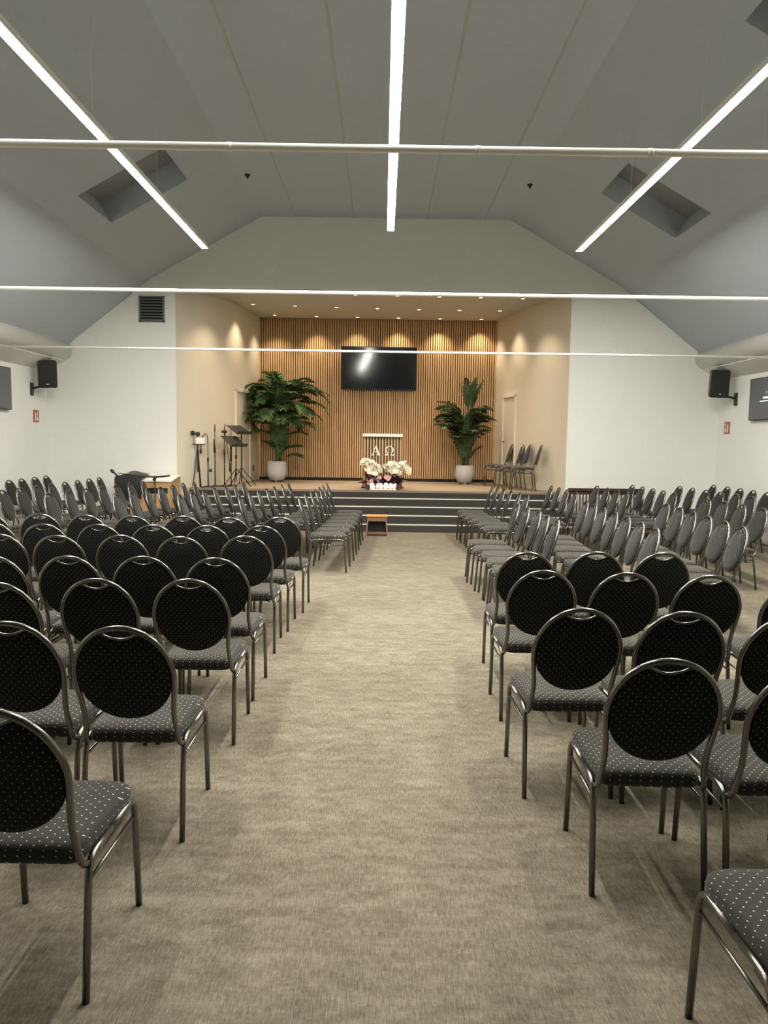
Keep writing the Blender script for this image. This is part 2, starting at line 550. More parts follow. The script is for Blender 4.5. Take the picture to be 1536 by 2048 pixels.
# ================================================================== LAMPS, RODS, FITTINGS
LAMPS = [(-2.788, 4.55, 12.2), (0.066, 4.55, 11.04), (2.946, 4.55, 12.05)]
LAMP_Y0 = 3.0
for i, (x, z, ye) in enumerate(LAMPS):
    o = empty('linear_lamp', (x, (LAMP_Y0 + ye) / 2, z))
    h = (ye - LAMP_Y0) / 2
    tag(o, ['long bright strip lamp hanging on the music-stand side', 'long bright strip lamp hanging above the aisle', 'long bright strip lamp hanging on the railing side'][i], 'strip lamp', 'white strip lamps')
    B().box(-.05, .05, -h, h, .003, .06, .002).box(-.05, -.0465, -h, h, 0, .004).box(.0465, .05, -h, h, 0, .004).obj('housing', 'housing', o)
    b = B()
    b.box(-.046, .046, -h + .004, h - .004, .0005, .003)
    b.obj('diffuser', 'lamp', o)
    zc = C2[1] if abs(x) < C2[0] else slope(1, (C1[0] - abs(x)) / (C1[0] - C2[0]), 0).z
    for k in range(5):
        y = -h + .4 + k * (2 * h - .8) / 4
        if any(ya - .1 < y + (LAMP_Y0 + ye) / 2 < yb + .1 for ya, yb in ((10.4, 11.9), (5.8, 7.2))): continue
        B().tube([(0, y, .06), (0, y, zc - z)], .002, 6).obj('hanger_wire', 'housing', o)

for i, y in enumerate((3.80, 7.43, 12.24)):
    o = empty('tension_rod', (0, y, 3.026))
    tag(o, ['thick white rod spanning the hall across all three strip lamps', 'white rod spanning the hall in front of the downlights', 'thin-looking white rod crossing in front of the wall television'][i], 'rod', 'white cross rods')
    B().tube([(-6.3, 0, 0), (6.3, 0, 0)], .0185, 14).obj('rod_tube', 'rod', o)
    for x in (-4.0, -0.75, 0.43, 1.25, 4.0):
        B().tube([(x - .012, 0, 0), (x + .012, 0, 0)], .0205, 14).obj('clip', 'ring', o)

SPOTS = [[(-3.0, 15.05), (-2.205, 15.13), (-1.389, 15.19), (-0.572, 15.25), (0.242, 15.28), (1.061, 15.32), (1.871, 15.34), (2.698, 15.38)],
         [(-2.763, 16.474), (-1.895, 16.581), (-1.027, 16.689), (-0.157, 16.77), (0.731, 16.819), (1.601, 16.84), (2.468, 16.829)],
         [(-2.5, 17.849), (-1.559, 17.94), (-0.625, 17.98), (0.317, 18.0), (1.271, 18.02), (2.22, 18.03)]]
ORD = ['first', 'second', 'third', 'fourth', 'fifth', 'sixth', 'seventh', 'eighth', 'ninth', 'tenth', 'eleventh', 'twelfth', 'thirteenth']
for r, row in enumerate(SPOTS):
    for i, (x, y) in enumerate(row):
        o = empty('downlight', (x, y, SC))
        tag(o, 'small warm ceiling downlight, %s from the music-stand side in the %s row' % (ORD[i], ['front', 'middle', 'back'][r]), 'downlight', 'stage ceiling downlights')
        B().lathe([(.050, -.001), (.050, -.012), (.038, -.014), (.036, -.002)], 20).obj('trim_ring', 'ring', o)
        B().lathe([(.036, -.003), (.034, -.010), (.012, -.016)], 16).obj('lens', 'spotlens', o)
        ld = bpy.data.lights.new('downlight_beam', 'SPOT')
        ld.energy = SPOT_WATT; ld.color = (1.0, 0.82, 0.58); ld.spot_size = R(98); ld.spot_blend = 0.85; ld.shadow_soft_size = .035
        lo = bpy.data.objects.new('downlight_beam', ld); COL.objects.link(lo)
        lo.parent = o; lo.location = (0, 0, -.03)

for x, y, s in ((-2.19, 12.56, 'music-stand'), (2.31, 12.83, 'railing')):
    o = empty('ceiling_sensor', (x, y, C2[1]))
    tag(o, 'small dark sensor on the ceiling crown, %s side' % s, 'sensor', 'ceiling sensors')
    B().lathe([(.045, 0), (.045, -.015), (.02, -.04), (.008, -.07)], 16).obj('sensor_body', 'black', o)

# louvre in the gable
o = empty('vent_grille', (-4.40, YG, 4.05))
tag(o, 'square dark metal louvre high on the white gable wall', 'vent')
b = B()
b.box(-.235, .235, -.004, .004, -.235, .235)
b.obj('backing', 'dark', o)
b = B()
for a in ((-.24, -.21, -.24, .24), (.21, .24, -.24, .24), (-.24, .24, -.24, -.215), (-.24, .24, .215, .24)):
    b.box(a[0], a[1], -.03, 0, a[2], a[3])
b.obj('grille_frame', 'grille', o)
b = B()
for i in range(8):
    z = -.19 + i * .054
    b.box(-.215, .215, -.022, -.004, -.006, .006, mtx=Matrix.Translation((0, 0, z)) @ Matrix.Rotation(R(38), 4, 'X'))
    b.box(-.215, .215, -.026, -.018, -.018, .0, mtx=Matrix.Translation((0, 0, z)))
b.obj('louvre', 'grille', o)


# loudspeakers
def speaker(sd, loc, yaw, label):
    o = empty('loudspeaker', loc)
    tag(o, label, 'loudspeaker', 'wall loudspeakers')
    mt = Matrix.Rotation(yaw, 4, 'Z') @ Matrix.Rotation(R(7), 4, 'X')
    b = B(); b.prism([(-.165, -.14), (.165, -.14), (.12, .14), (-.12, .14)], 'z', -.245, .245)
    bmesh.ops.bevel(b.bm, geom=b.bm.edges[:], offset=.015, segments=2, affect='EDGES')
    b.obj('cabinet', 'black', o, mt)
    B().box(-.15, .15, -.152, -.136, -.225, .225, .006).obj('grille', 'black', o, mt)
    B().box(-.02, .02, -.156, -.15, -.19, -.175).obj('badge', 'ring', o, mt)
    wxl = sd * (XW) - loc[0]
    b = B()
    b.box(min(wxl, wxl - sd * .03), max(wxl, wxl - sd * .03), -.12, -.02, -.40, -.17, .004)
    b.tube([(wxl - sd * .02, -.06, -.27), (wxl - sd * .14, -.04, -.24), (0, 0, -.24)], .02)
    b.obj('bracket', 'black', o)
    B().tube(catmull([(sd * .10, .05, .2), (sd * .13, .06, .25), (sd * .13, .07, .285)], 4), .006, 6).obj('cable', 'black', o)


speaker(-1, (-6.13, 14.25, 2.77), R(16), 'black loudspeaker on wall bracket near the wooden console')
speaker(1, (6.10, 14.20, 2.76), R(-6), 'black loudspeaker on wall bracket above railing-side chairs')

# side screens
for sd, yc, lab in ((-1, 12.66, 'dark wall screen cut off by the picture edge, music-stand side'), (1, 12.86, 'dark grey wall screen showing small pale text, railing side')):
    o = empty('wall_screen', (sd * (XW - .05), yc, 2.43))
    tag(o, lab, 'screen', 'side wall screens')
    B().box(-.028, .028, -.61, .61, -.355, .355, .006).obj('casing', 'black', o)
    B().box(-sd * .03 - .002, -sd * .03 + .002, -.598, .598, -.340, .343).obj('display', 'sidescreen', o)
    if sd > 0:
        X = -.034
        B().box(X - .002, X + .002, -.235, .215, -.052, -.036).box(X - .002, X + .002, -.14, .11, -.006, .028).obj('text_line', 'glowtext', o)
        B().lathe([(.025, 0), (.02, .02), (.002, .03)], 10).obj('icon', 'glowicon', o, Matrix.Translation((X, 0, .095)) @ Matrix.Rotation(R(-90), 4, 'Y') @ Matrix.Scale(.2, 4, (0, 0, 1)))
    B().box(-.02, .05 if sd > 0 else .02, -.2, .2, -.1, .1).obj('wall_mount', 'black', o, Matrix.Translation((sd * .02, 0, 0)))

# fire signs
for sd, y, z, lab in ((-1, 14.34, 2.0, 'red and white fire sign under the loudspeaker by the console'), (1, 14.44, 1.965, 'red and white fire sign under the railing-side loudspeaker')):
    o = empty('fire_sign', (sd * (XW - .006), y, z))
    tag(o, lab, 'sign', 'fire equipment signs')
    B().box(-.005, .005, -.11, .11, -.11, .11).obj('plate', 'red', o)
    X = -sd * .006
    b = B().box(X - .001, X + .001, -.06, -.02, -.08, .04).box(X - .001, X + .001, -.05, -.03, .04, .07).box(X - .001, X + .001, .02, .075, -.085, -.01).box(X - .001, X + .001, .03, .06, .01, .08)
    b.obj('pictogram', 'white', o)

# television on the slats
o = empty('wall_television', (-0.112, YS - .02, 3.31))
tag(o, 'large black television hung on the oak slat wall', 'television')
mt = Matrix.Translation((0, -.035, 0)) @ Matrix.Rotation(R(2.05), 4, 'Z')
B().box(-.875, .875, -.07, -.02, -.50, .50, .008).obj('casing', 'black', o, mt)
B().box(-.862, .862, -.073, -.069, -.480, .488).obj('screen', 'screen', o, mt)
B().box(-.3, .3, -.03, .02, -.2, .2).obj('wall_mount', 'black', o)

o = empty('wall_outlet', (wx(wallL, 17.75), 17.75, SZ + .29))
tag(o, 'small dark outlet low on the cream stage wall beside slats', 'outlet')
B().box(-.004, .014, -.04, .04, -.06, .06, .004).obj('plate', 'black', o, Matrix.Rotation(atan2(-(wx(wallL, 17.8) - wx(wallL, 17.7)), .1), 4, 'Z'))

# ================================================================== CHAIR
HW = .200


def by(z):                                          # y of the reclined back plane
    return -.205 - (z - .42) * .306


def ell(a, rx=.195, rz_=.215, zc=.705):
    return (rx * cos(a), zc + rz_ * sin(a))


def chair_meshes():
    me = {}
    for nm, pts in (('front', [(HW + .002, .245, 0), (HW, .215, .413), (HW, 0, .413)]), ('rear', [(HW + .003, -.232, 0), (HW, -.180, .413), (HW, 0, .413)])):
        for sd in (-1, 1):
            path = [(p.x * sd, p.y, p.z) for p in fillet(pts, .06, 5)]
            me[nm, sd] = B().tube(path, .0116, 10).mesh('chair_leg', 'tube')
    for sd in (-1, 1):
        me['brace', sd] = B().tube([(sd * HW, .222, .345), (sd * HW, -.186, .345)], .006, 8).mesh('chair_brace', 'tube')
    ctrl = [(HW - .004, -.100, .398), (.194, -.165, .392), (.190, -.207, .415), (.183, by(.47), .47), (.179, by(.54), .54), (.185, by(.61), .61)]
    for k in range(0, 13):
        x, z = ell(R(k * 15)); ctrl.append((x, by(z), z))
    full = ctrl + [(-x, y, z) for x, y, z in reversed(ctrl[:6])]
    me['hoop'] = B().tube(catmull(full, 3), .0112, 10).mesh('chair_back_frame', 'tube')
    # backrest pad: round, with a smiling notch under the top of the hoop
    ol = []
    NS = 56
    nx = .066
    za = .705 + .207 * sqrt(1 - (nx / .187) ** 2)
    for i in range(NS):
        a = -pi / 2 + 2 * pi * i / NS
        x, z = .187 * cos(a), .705 + (.207 if sin(a) > 0 else .186) * sin(a)
        if sin(a) > 0 and abs(x) < nx: z = .866 + .020 * (x / nx) ** 2
        ol.append((x, z))
    c0 = (0, .70)

    def loop(sc, off):
        out = []
        for x, z in ol:
            X, Z = c0[0] + (x - c0[0]) * sc, c0[1] + (z - c0[1]) * sc
            out.append((X, by(Z) + off, Z))
        return out
    me['pad'] = B().rings([loop(.02, -.014), loop(.5, -.014), loop(.93, -.012), loop(.985, -.007), loop(1, 0), loop(.99, .010), loop(.95, .018), loop(.7, .026), loop(.35, .029), loop(.02, .030)]).mesh('chair_backrest', 'backfab')
    g = [(nx * t, by(.872 + .020 * t * t), .872 + .020 * t * t) for t in [q / 6 - 1 for q in range(13)]]
    g = [(-.082, by(.893), .893)] + g + [(.082, by(.893), .893)]
    me['grip'] = B().tube(g, .0055, 8).mesh('chair_grip', 'tube')
    # seat cushion
    pl = []
    corners = [(-.182, -.205, .05), (.182, -.205, .05), (.212, .235, .09), (-.212, .235, .09)]
    for i, (x, y, r) in enumerate(corners):
        p = Vector((x, y)); a = Vector(corners[i - 1][:2]); c = Vector(corners[(i + 1) % 4][:2])
        p1, p2 = p + (a - p).normalized() * r, p + (c - p).normalized() * r
        for k in range(7):
            t = k / 6
            pl.append((1 - t) ** 2 * p1 + 2 * t * (1 - t) * p + t * t * p2)
        q1 = p2; nxt = corners[(i + 1) % 4]
        q2 = Vector(nxt[:2]) + (p - Vector(nxt[:2])).normalized() * nxt[2]
        for k in (1, 2, 3): pl.append(q1.lerp(q2, k / 4))

    def sl(sc, z, dome=0):
        return [(p.x * sc, .015 + (p.y - .015) * sc, z) for p in pl]
    me['seat'] = B().rings([sl(.02, .398), sl(.9, .398), sl(.97, .404), sl(1, .418), sl(1, .442), sl(.985, .456), sl(.94, .465), sl(.75, .473), sl(.4, .478), sl(.02, .480)]).mesh('chair_seat', 'seatfab')
    return me


CM = chair_meshes()


def build_chair():
    root = empty('banquet_chair')

    def part(nm, key):
        o = bpy.data.objects.new(nm, CM[key]); COL.objects.link(o); o.parent = root
    part('seat', 'seat'); part('backrest', 'pad'); part('back_frame', 'hoop'); part('handle', 'grip')
    for q in ('front', 'rear'):
        for sd in (-1, 1): part('leg', (q, sd))
    for sd in (-1, 1): part('brace', ('brace', sd))
    return root


CHAIR = build_chair()
used = [False]


def place_chair(xt, yt, rz, label, group, z=0.0, rev=0.0):
    """xt, yt: where the top of the back stands"""
    if not used[0]:
        used[0] = True; r = CHAIR
    else:
        r = CHAIR.copy(); COL.objects.link(r)
        for ch in CHAIR.children:
            c = ch.copy(); COL.objects.link(c); c.parent = r
    off = Vector((0, by(.92), 0)); off.rotate(Matrix.Rotation(rz, 3, 'Z'))
    r.location = (xt - off.x, yt - off.y, z)
    r.rotation_euler = (0, 0, rz)
    tag(r, label, 'chair', group)
    return r


# chairs facing the stage, rows counted from the viewer
NEAR_L = [[(-1.05, 1.985)],
          [(-1.003, 2.89), (-1.458, 2.94)],
          [(-0.986, 3.893), (-1.456, 3.872), (-1.90, 3.74)],
          [(-1.005, 4.606), (-1.45, 4.628), (-1.895, 4.60), (-2.34, 4.57)],
          [(-1.016, 5.68), (-1.469, 5.58), (-1.92, 5.62), (-2.365, 5.56), (-2.81, 5.60)],
          [(-1.000, 6.36), (-1.446, 6.32), (-1.89, 6.31), (-2.335, 6.30), (-2.78, 6.28), (-3.23, 6.33)],
          [(-0.945, 7.08), (-1.39, 6.98), (-1.835, 7.06), (-2.28, 7.0), (-2.725, 7.04), (-3.17, 7.09), (-3.62, 7.03)]]
NEAR_R = [[(1.115, 1.48)],
          [(0.985, 2.542), (1.45, 2.48)],
          [(0.885, 3.32), (1.325, 3.278), (1.77, 3.23)],
          [(0.925, 4.31), (1.386, 4.27), (1.836, 4.22), (2.285, 4.10)],
          [(0.965, 5.02), (1.44, 5.08), (1.888, 5.09)]]
rnd = random.Random(3)
for rows, side, grp in ((NEAR_L, 'music-stand', 'stage-facing chairs on the music-stand side'), (NEAR_R, 'railing', 'stage-facing chairs on the railing side')):
    for i, row in enumerate(rows):
        for j, (x, y) in enumerate(row):
            place_chair(x, y, R(rnd.uniform(-1.3, 1.3)) + (R(-3) if (side == 'railing' and i == 1 and j == 0) else 0),
                        'stage-facing black chair, %s side, %s row from viewer, %s from aisle' % (side, ORD[i], ORD[j]), grp)

# chairs turned towards the aisle: columns counted from the aisle, places counted from the steps
FAR_L = [[(-1.05, 9.62), (-1.02, 10.12), (-.99, 10.62), (-.97, 11.12), (-.95, 11.62), (-.94, 12.15), (-.92, 12.7)],
         [(-1.82, 9.75), (-1.78, 10.23), (-1.74, 10.72), (-1.69, 11.2), (-1.65, 11.7), (-1.60, 12.2), (-1.56, 12.72)],
         [(-2.58, 9.75), (-2.55, 10.25), (-2.50, 10.73), (-2.46, 11.23), (-2.40, 11.73), (-2.36, 12.22), (-2.32, 12.75)],
         [(-3.38, 9.72), (-3.34, 10.2), (-3.28, 10.7), (-3.24, 11.2), (-3.2, 11.7), (-3.17, 12.2), (-3.12, 12.7)],
         [(-4.2, 9.65), (-4.15, 10.13), (-4.1, 10.62), (-4.06, 11.1), (-4.02, 11.6), (-3.98, 12.1), (-3.94, 12.62)],
         [(-5.0, 10.1), (-5.0, 10.6), (-5.0, 11.1), (-5.0, 11.6), (-5.0, 12.1), (-5.0, 12.6), (-5.0, 13.1), (-5.02, 13.62)],
         [(-6.0, 12.35), (-6.03, 12.85), (-6.05, 13.38), (-6.08, 13.9)]]
FAR_R = [[(1.65, 7.16), (1.66, 7.64), (1.67, 8.11), (1.64, 8.58), (1.62, 9.06), (2.02, 10.64), (2.0, 11.11), (1.95, 11.58), (1.92, 12.05), (1.89, 12.52), (1.88, 13.0)],
         [(2.37, 6.58), (2.41, 7.08), (2.44, 7.58), (2.47, 8.08), (2.50, 8.6), (2.53, 9.1), (2.57, 9.62), (2.88, 11.4), (2.87, 11.9), (2.86, 12.4), (2.85, 12.92)],
         [(3.22, 6.8), (3.28, 7.3), (3.33, 7.8), (3.38, 8.3), (3.43, 8.8), (3.48, 9.35), (3.68, 11.5), (3.68, 12.0), (3.67, 12.5), (3.66, 13.08)],
         [(4.42, 8.88), (4.42, 9.38), (4.42, 9.88), (4.42, 10.4), (4.38, 11.5), (4.40, 12.0), (4.41, 12.5), (4.41, 13.0), (4.40, 13.5)],
         [(5.26, 10.9), (5.26, 11.38), (5.24, 11.87), (5.22, 12.36), (5.20, 12.86), (5.18, 13.36)],
         [(5.98, 11.9), (6.0, 12.4), (6.02, 12.9), (6.03, 13.4), (6.0, 13.9)]]
for cols, side, sd in ((FAR_L, 'music-stand', -1), (FAR_R, 'railing', 1)):
    for i, colm in enumerate(cols):
        for j, (x, y) in enumerate(reversed(colm)):
            place_chair(x, y, sd * pi / 2 + R(rnd.uniform(-2.5, 2.5)) - sd * R(3),
                        'aisle-facing grey-lit chair, %s side, %s line from aisle, %s from steps' % (side, ORD[i], ORD[j]), 'aisle-facing chairs on the %s side' % side)

for j, (x, y, rz) in enumerate([(2.86, 17.05, 88), (3.0, 16.5, 86), (3.06, 16.0, 92), (3.19, 15.48, 86)]):
    place_chair(x, y, R(rz), 'dark chair on the stage by the cream wall, %s from the slats' % ORD[j], 'chairs on the stage', z=SZ)

# ================================================================== STAGE FURNISHINGS
# lectern
o = empty('lectern', (-0.005, 15.55, SZ))
tag(o, 'slatted oak lectern with white top and alpha and omega letters', 'lectern')
B().box(-.40, .40, -.10, .34, 1.035, 1.095, .012).obj('lectern_top', 'letter', o)
b = B()
b.box(-.37, .37, .03, .05, .02, 1.035)
b.mi = 1
for i in range(13):
    x = -.36 + i * .06
    b.box(x - .017, x + .017, -.005, .03, .02, 1.035)
b.obj('front_panel', ('felt', 'slatlight'), o)
for sd in (-1, 1):
    B().box(sd * .385 - .015, sd * .385 + .015, 0, .30, .02, 1.035).obj('side_panel', 'brownwood', o)
B().box(-.42, .42, -.04, .34, 0, .035, .004).obj('plinth', 'blackmetal', o)
b = B()      # letter A
zt, zb = .855, .675
for sd, w in ((-1, .011), (1, .022)):
    b.prism([(-.137 + sd * .062 - w, zb), (-.137 + sd * .062 + w, zb), (-.137 + w * .7, zt), (-.137 - w * .7, zt)], 'y', -.03, -.004)
    b.box(-.137 + sd * .064 - .032, -.137 + sd * .064 + .032, -.03, -.004, zb - .012, zb + .006)
b.box(-.175, -.10, -.028, -.004, .728, .738)
b.obj('letter', 'letter', o)
b = B()      # letter omega
cx, cz = .137, .775
ring_o, ring_i = [], []
for k in range(25):
    a = R(-58 + k * 296 / 24)
    ring_o.append((cx + .083 * cos(a), cz + .085 * sin(a))); ring_i.append((cx + .056 * cos(a), cz + .072 * sin(a)))
for k in range(24):
    b.prism([ring_o[k], ring_o[k + 1], ring_i[k + 1], ring_i[k]], 'y', -.03, -.004)
for sd in (-1, 1):
    b.prism([(cx + sd * .022, zb - .012), (cx + sd * .092, zb - .012), (cx + sd * .092, zb + .03), (cx + sd * .084, zb + .012), (cx + sd * .03, zb + .012)], 'y', -.03, -.004)
    b.prism([(cx + sd * .03, zb), (cx + sd * .048, zb), (cx + sd * .05, zb + .04), (cx + sd * .034, zb + .04)], 'y', -.03, -.004)
b.obj('letter', 'letter', o)


# flowers
def blossom_mesh(name, mt, r):
    b = B()
    for k in range(6):
        a = 2 * pi * k / 6
        for q, (rr, el, w) in enumerate(((1.0, .35, .45), (.7, .8, .36))):
            ca, sa = cos(a + q * .5), sin(a + q * .5)
            base = Vector((0, 0, 0)); tip = Vector((ca * rr * cos(el), sa * rr * cos(el), rr * sin(el))) * r
            mid = tip * .6 + Vector((0, 0, .12 * r)); sdv = Vector((-sa, ca, 0)) * w * r
            vs = [b.bm.verts.new(p) for p in (base, mid - sdv, tip * .95 - sdv * .5, tip, tip * .95 + sdv * .5, mid + sdv)]
            f = b.face(vs)
            if f: f.smooth = True
    b.fix = False
    return b.mesh(name, mt)


def leaf_mesh(name, mt, L, w, bend=.3, fold=.15):
    b = B(); b.fix = False
    n = 6; rows = []
    for i in range(n + 1):
        t = i / n
        hw = w * sin(pi * min(1, t * .92 + .06)) ** .8
        y = L * t; z = -bend * L * t * t
        rows.append([b.bm.verts.new(p) for p in ((-hw, y, z + fold * hw), (0, y, z), (hw, y, z + fold * hw))])
    for a, c in zip(rows, rows[1:]):
        for k in (0, 1):
            f = b.face([a[k], a[k + 1], c[k + 1], c[k]])
            if f: f.smooth = True
    return b.mesh(name, mt)


o = empty('flower_arrangement', (0.01, 15.10, SZ))
tag(o, 'arrangement of cream orchids and purple leaves at the stage edge', 'flowers')
b = B(); b.box(-.255, .265, -.10, .12, 0, .018, .004).obj('tray', 'white', o)
b = B(); b.box(-.36, .36, -.02, .18, .018, .13, .01).obj('trough', 'purple', o)
wl = leaf_mesh('white_leaf', 'whiteleaf', .13, .035, .05)
rnd = random.Random(11)
for i in range(13):
    q = bpy.data.objects.new('white_leaf', wl); COL.objects.link(q); q.parent = o
    q.location = (-.24 + i * .04, -.08 + rnd.uniform(-.015, .015), .02)
    q.rotation_euler = (R(rnd.uniform(70, 100)), R(rnd.uniform(-35, 35)), R(rnd.uniform(-15, 15)))
pm = leaf_mesh('purple_leaf', 'purple', .2, .05, .35)
for i in range(44):
    q = bpy.data.objects.new('leaf', pm); COL.objects.link(q); q.parent = o
    q.location = (rnd.uniform(-.30, .34), rnd.uniform(-.02, .14), rnd.uniform(.10, .16))
    q.rotation_euler = (R(rnd.uniform(15, 80)), R(rnd.uniform(-30, 30)), R(rnd.uniform(0, 360)))
bm1 = blossom_mesh('cream_blossom', 'bloom', .062); bm2 = blossom_mesh('pink_blossom', 'pinkbloom', .05)
pts = []
for i in range(44):
    t = rnd.random(); th = rnd.uniform(0, 2 * pi); rr = sqrt(rnd.random())
    pts.append((-.245 + .19 * rr * cos(th) , .05 + .12 * sin(th * 2.3), .455 + .12 * rr * sin(th) - .12 * (rr * cos(th) + .2) * .6))
for i in range(34):
    th = rnd.uniform(0, 2 * pi); rr = sqrt(rnd.random()); x = .19 + .17 * rr * cos(th)
    pts.append((x, .05 + .1 * sin(th * 2.1), .42 + .09 * rr * sin(th) + .04 * sin(x * 14)))
for i in range(14):
    t = i / 13
    pts.append((.33 + .20 * t + rnd.uniform(-.03, .03), .02 + rnd.uniform(-.04, .04), .52 - .18 * t * t + rnd.uniform(-.04, .04)))
for p in pts:
    q = bpy.data.objects.new('blossom', bm1); COL.objects.link(q); q.parent = o
    q.location = p; q.rotation_euler = (R(rnd.uniform(20, 110)), R(rnd.uniform(-40, 40)), R(rnd.uniform(-60, 60)))
for p in ((-.10, -.06, .20), (-.06, -.06, .235), (.06, -.06, .25), (.10, -.06, .22), (.13, -.05, .245), (-.23, -.05, .17), (-.27, -.04, .14)):
    q = bpy.data.objects.new('blossom', bm2); COL.objects.link(q); q.parent = o
    q['label'] = 'pale pink blossom'
    q.location = p; q.rotation_euler = (R(80), 0, R(rnd.uniform(-40, 40)))
for c in ((-.25, .45), (.18, .40), (.36, .5)):
    B().tube(catmull([(c[0] * .4, .08, .1), (c[0] * .6, .09, .3), (c[0], .06, c[1])], 5), .006, 6).obj('stem', 'stem', o)


# potted plants
def pot(o, r, h, foot):
    B().lathe([(r * .55, .035), (r * .72, .05), (r * .97, .16), (r, .24), (r * .93, h - .02), (r * .80, h), (r * .74, h - .01), (r * .74, h - .05)], 32).obj('pot', 'ceramic', o)
    B().lathe([(r * .74, h - .06), (r * .3, h - .045), (.01, h - .04)], 20).obj('soil', 'soil', o)
    for k in range(3):
        a = R(-90 + 120 * k)
        B().box(-.025, .025, -.025, .025, 0, .06, .006).obj('pot_foot', foot, o, Matrix.Translation((r * .45 * cos(a), r * .45 * sin(a), 0)))


def frond(o, base, az, length, elev, droop, leaflet, nleaf, mt, lw=.016, tag_=None, clamp=None):
    """arching rachis with paired leaflets"""
    b = B(); b.fix = False
    n = 12
    p = Vector(base); e = elev; pts = [p.copy()]
    for i in range(n):
        d = Vector((cos(az) * cos(e), sin(az) * cos(e), sin(e)))
        p = p + d * length / n; pts.append(p.copy())
        e -= droop / n * (0.5 + i / n)
    ox, oy = o.location.x, o.location.y

    def lim(v):
        v = Vector(v)
        if clamp:
            y = min(v.y, YS - .05 - oy)
            xl = wx(wallL, y + oy) + .05 - ox; xr = wx(wallR, y + oy) - .05 - ox
            v = Vector((max(xl, min(xr, v.x)), y, v.z))
        return v
    pts = [lim(q) for q in pts]
    b.tube(pts, [.009 * (1 - .75 * i / n) for i in range(n + 1)], 5)
    rr = random.Random(int(az * 1000) + int(length * 777))
    for i in range(nleaf):
        t = .22 + .78 * i / (nleaf - 1)
        f = t * n; k = min(int(f), n - 1)
        q = pts[k].lerp(pts[k + 1], f - k)
        tg = (pts[k + 1] - pts[k])
        tg = tg.normalized() if tg.length > 1e-6 else Vector((0, 0, 1))
        side = tg.cross(Vector((0, 0, 1)))
        side = side.normalized() if side.length > .05 else Vector((-sin(az), cos(az), 0))
        up = side.cross(tg)
        L = leaflet * (sin(pi * (.12 + .84 * t)) ** .6) * rr.uniform(.85, 1.1)
        for sd in (-1, 1):
            d = (tg * (.75 + .5 * t) + side * sd * 1.0 + up * rr.uniform(.05, .35)).normalized()
            m1 = q + d * L * .5 - Vector((0, 0, .04 * L)); tp = q + d * L - Vector((0, 0, rr.uniform(.15, .4) * L))
            wv = d.cross(up).normalized() * lw
            q1 = q + d * L * .2
            vs = [b.bm.verts.new(lim(v)) for v in (q, q1 + wv, m1 + wv * .9, tp, m1 - wv * .9, q1 - wv)]
            fc = b.face(vs)
            if fc: fc.smooth = False
    ob = b.obj('frond', mt, o)
    return ob


rp = random.Random(21)
o = empty('potted_palm', (-2.385, 17.40, SZ))
tag(o, 'tall potted palm with arching fronds beside the music stands', 'plant')
pot(o, .225, .47, 'potfoot')
b = B()
for k in range(9):
    a = rp.uniform(0, 2 * pi); rr = rp.uniform(.02, .10)
    h = rp.uniform(.9, 1.5)
    b.tube(catmull([(rr * cos(a), rr * sin(a), .42), (rr * 1.3 * cos(a) + .03, rr * 1.3 * sin(a), .42 + h * .5), (rr * 1.9 * cos(a) + .05, rr * 1.9 * sin(a), .42 + h)], 5), [.02] * 6 + [.015] * 5, 7)
b.obj('trunk', 'stem', o)
# (azimuth, start height, length, elevation, droop)
PF = [(180, 1.75, 1.05, 42, 75), (172, 1.6, 1.05, 40, 80), (190, 1.45, 1.0, 38, 95), (200, 1.5, .95, 60, 90), (150, 1.6, 1.0, 64, 70), (165, 1.2, .9, 30, 90),
      (120, 1.6, 1.0, 74, 45), (95, 1.6, 1.0, 78, 40), (270, 1.5, 1.0, 70, 70), (250, 1.4, 1.1, 62, 85), (300, 1.45, 1.1, 62, 85), (85, 1.5, 1.0, 74, 60),
      (0, 1.6, 1.25, 56, 105), (10, 1.6, 1.35, 58, 135), (-10, 1.45, 1.25, 50, 130), (-20, 1.55, 1.15, 62, 100), (5, 1.35, 1.0, 42, 110), (20, 1.6, 1.05, 62, 80), (345, 1.2, .85, 35, 100), (330, 1.3, .9, 48, 100),
      (210, 1.2, .9, 45, 95), (235, 1.2, .85, 55, 90), (285, 1.1, .85, 60, 90), (315, 1.1, .8, 50, 90), (140, 1.1, .8, 60, 90), (40, 1.1, .8, 60, 90), (0, .95, .6, 40, 70), (180, .9, .5, 55, 70), (340, .65, .5, 40, 50), (200, .65, .4, 60, 50),
      (355, .5, .42, 35, 60), (265, .5, .75, 84, 20), (290, .55, .8, 84, 20), (240, .6, .8, 84, 20), (310, .5, .75, 84, 20), (220, .5, .7, 84, 20), (20, .5, .7, 84, 20), (90, .5, .7, 84, 20), (170, .5, .7, 84, 20)]
for k in range(9):
    PF.append((k * 40 + 95, rp.uniform(1.8, 1.95), rp.uniform(.75, .95), rp.uniform(48, 66), rp.uniform(70, 100)))
for k in range(40):
    PF.append((k * 360 / 40 * 3.1, rp.uniform(1.15, 1.75), rp.uniform(.7, 1.05), rp.uniform(40, 72), rp.uniform(80, 140)))
for a, h, L, e, d in PF:
    frond(o, (.06 + .05 * cos(R(a)), .05 * sin(R(a)), h), R(a + rp.uniform(-5, 5)), L * rp.uniform(.92, 1.05), R(e), R(d), .33, 26, 'frond', .015, clamp=True)

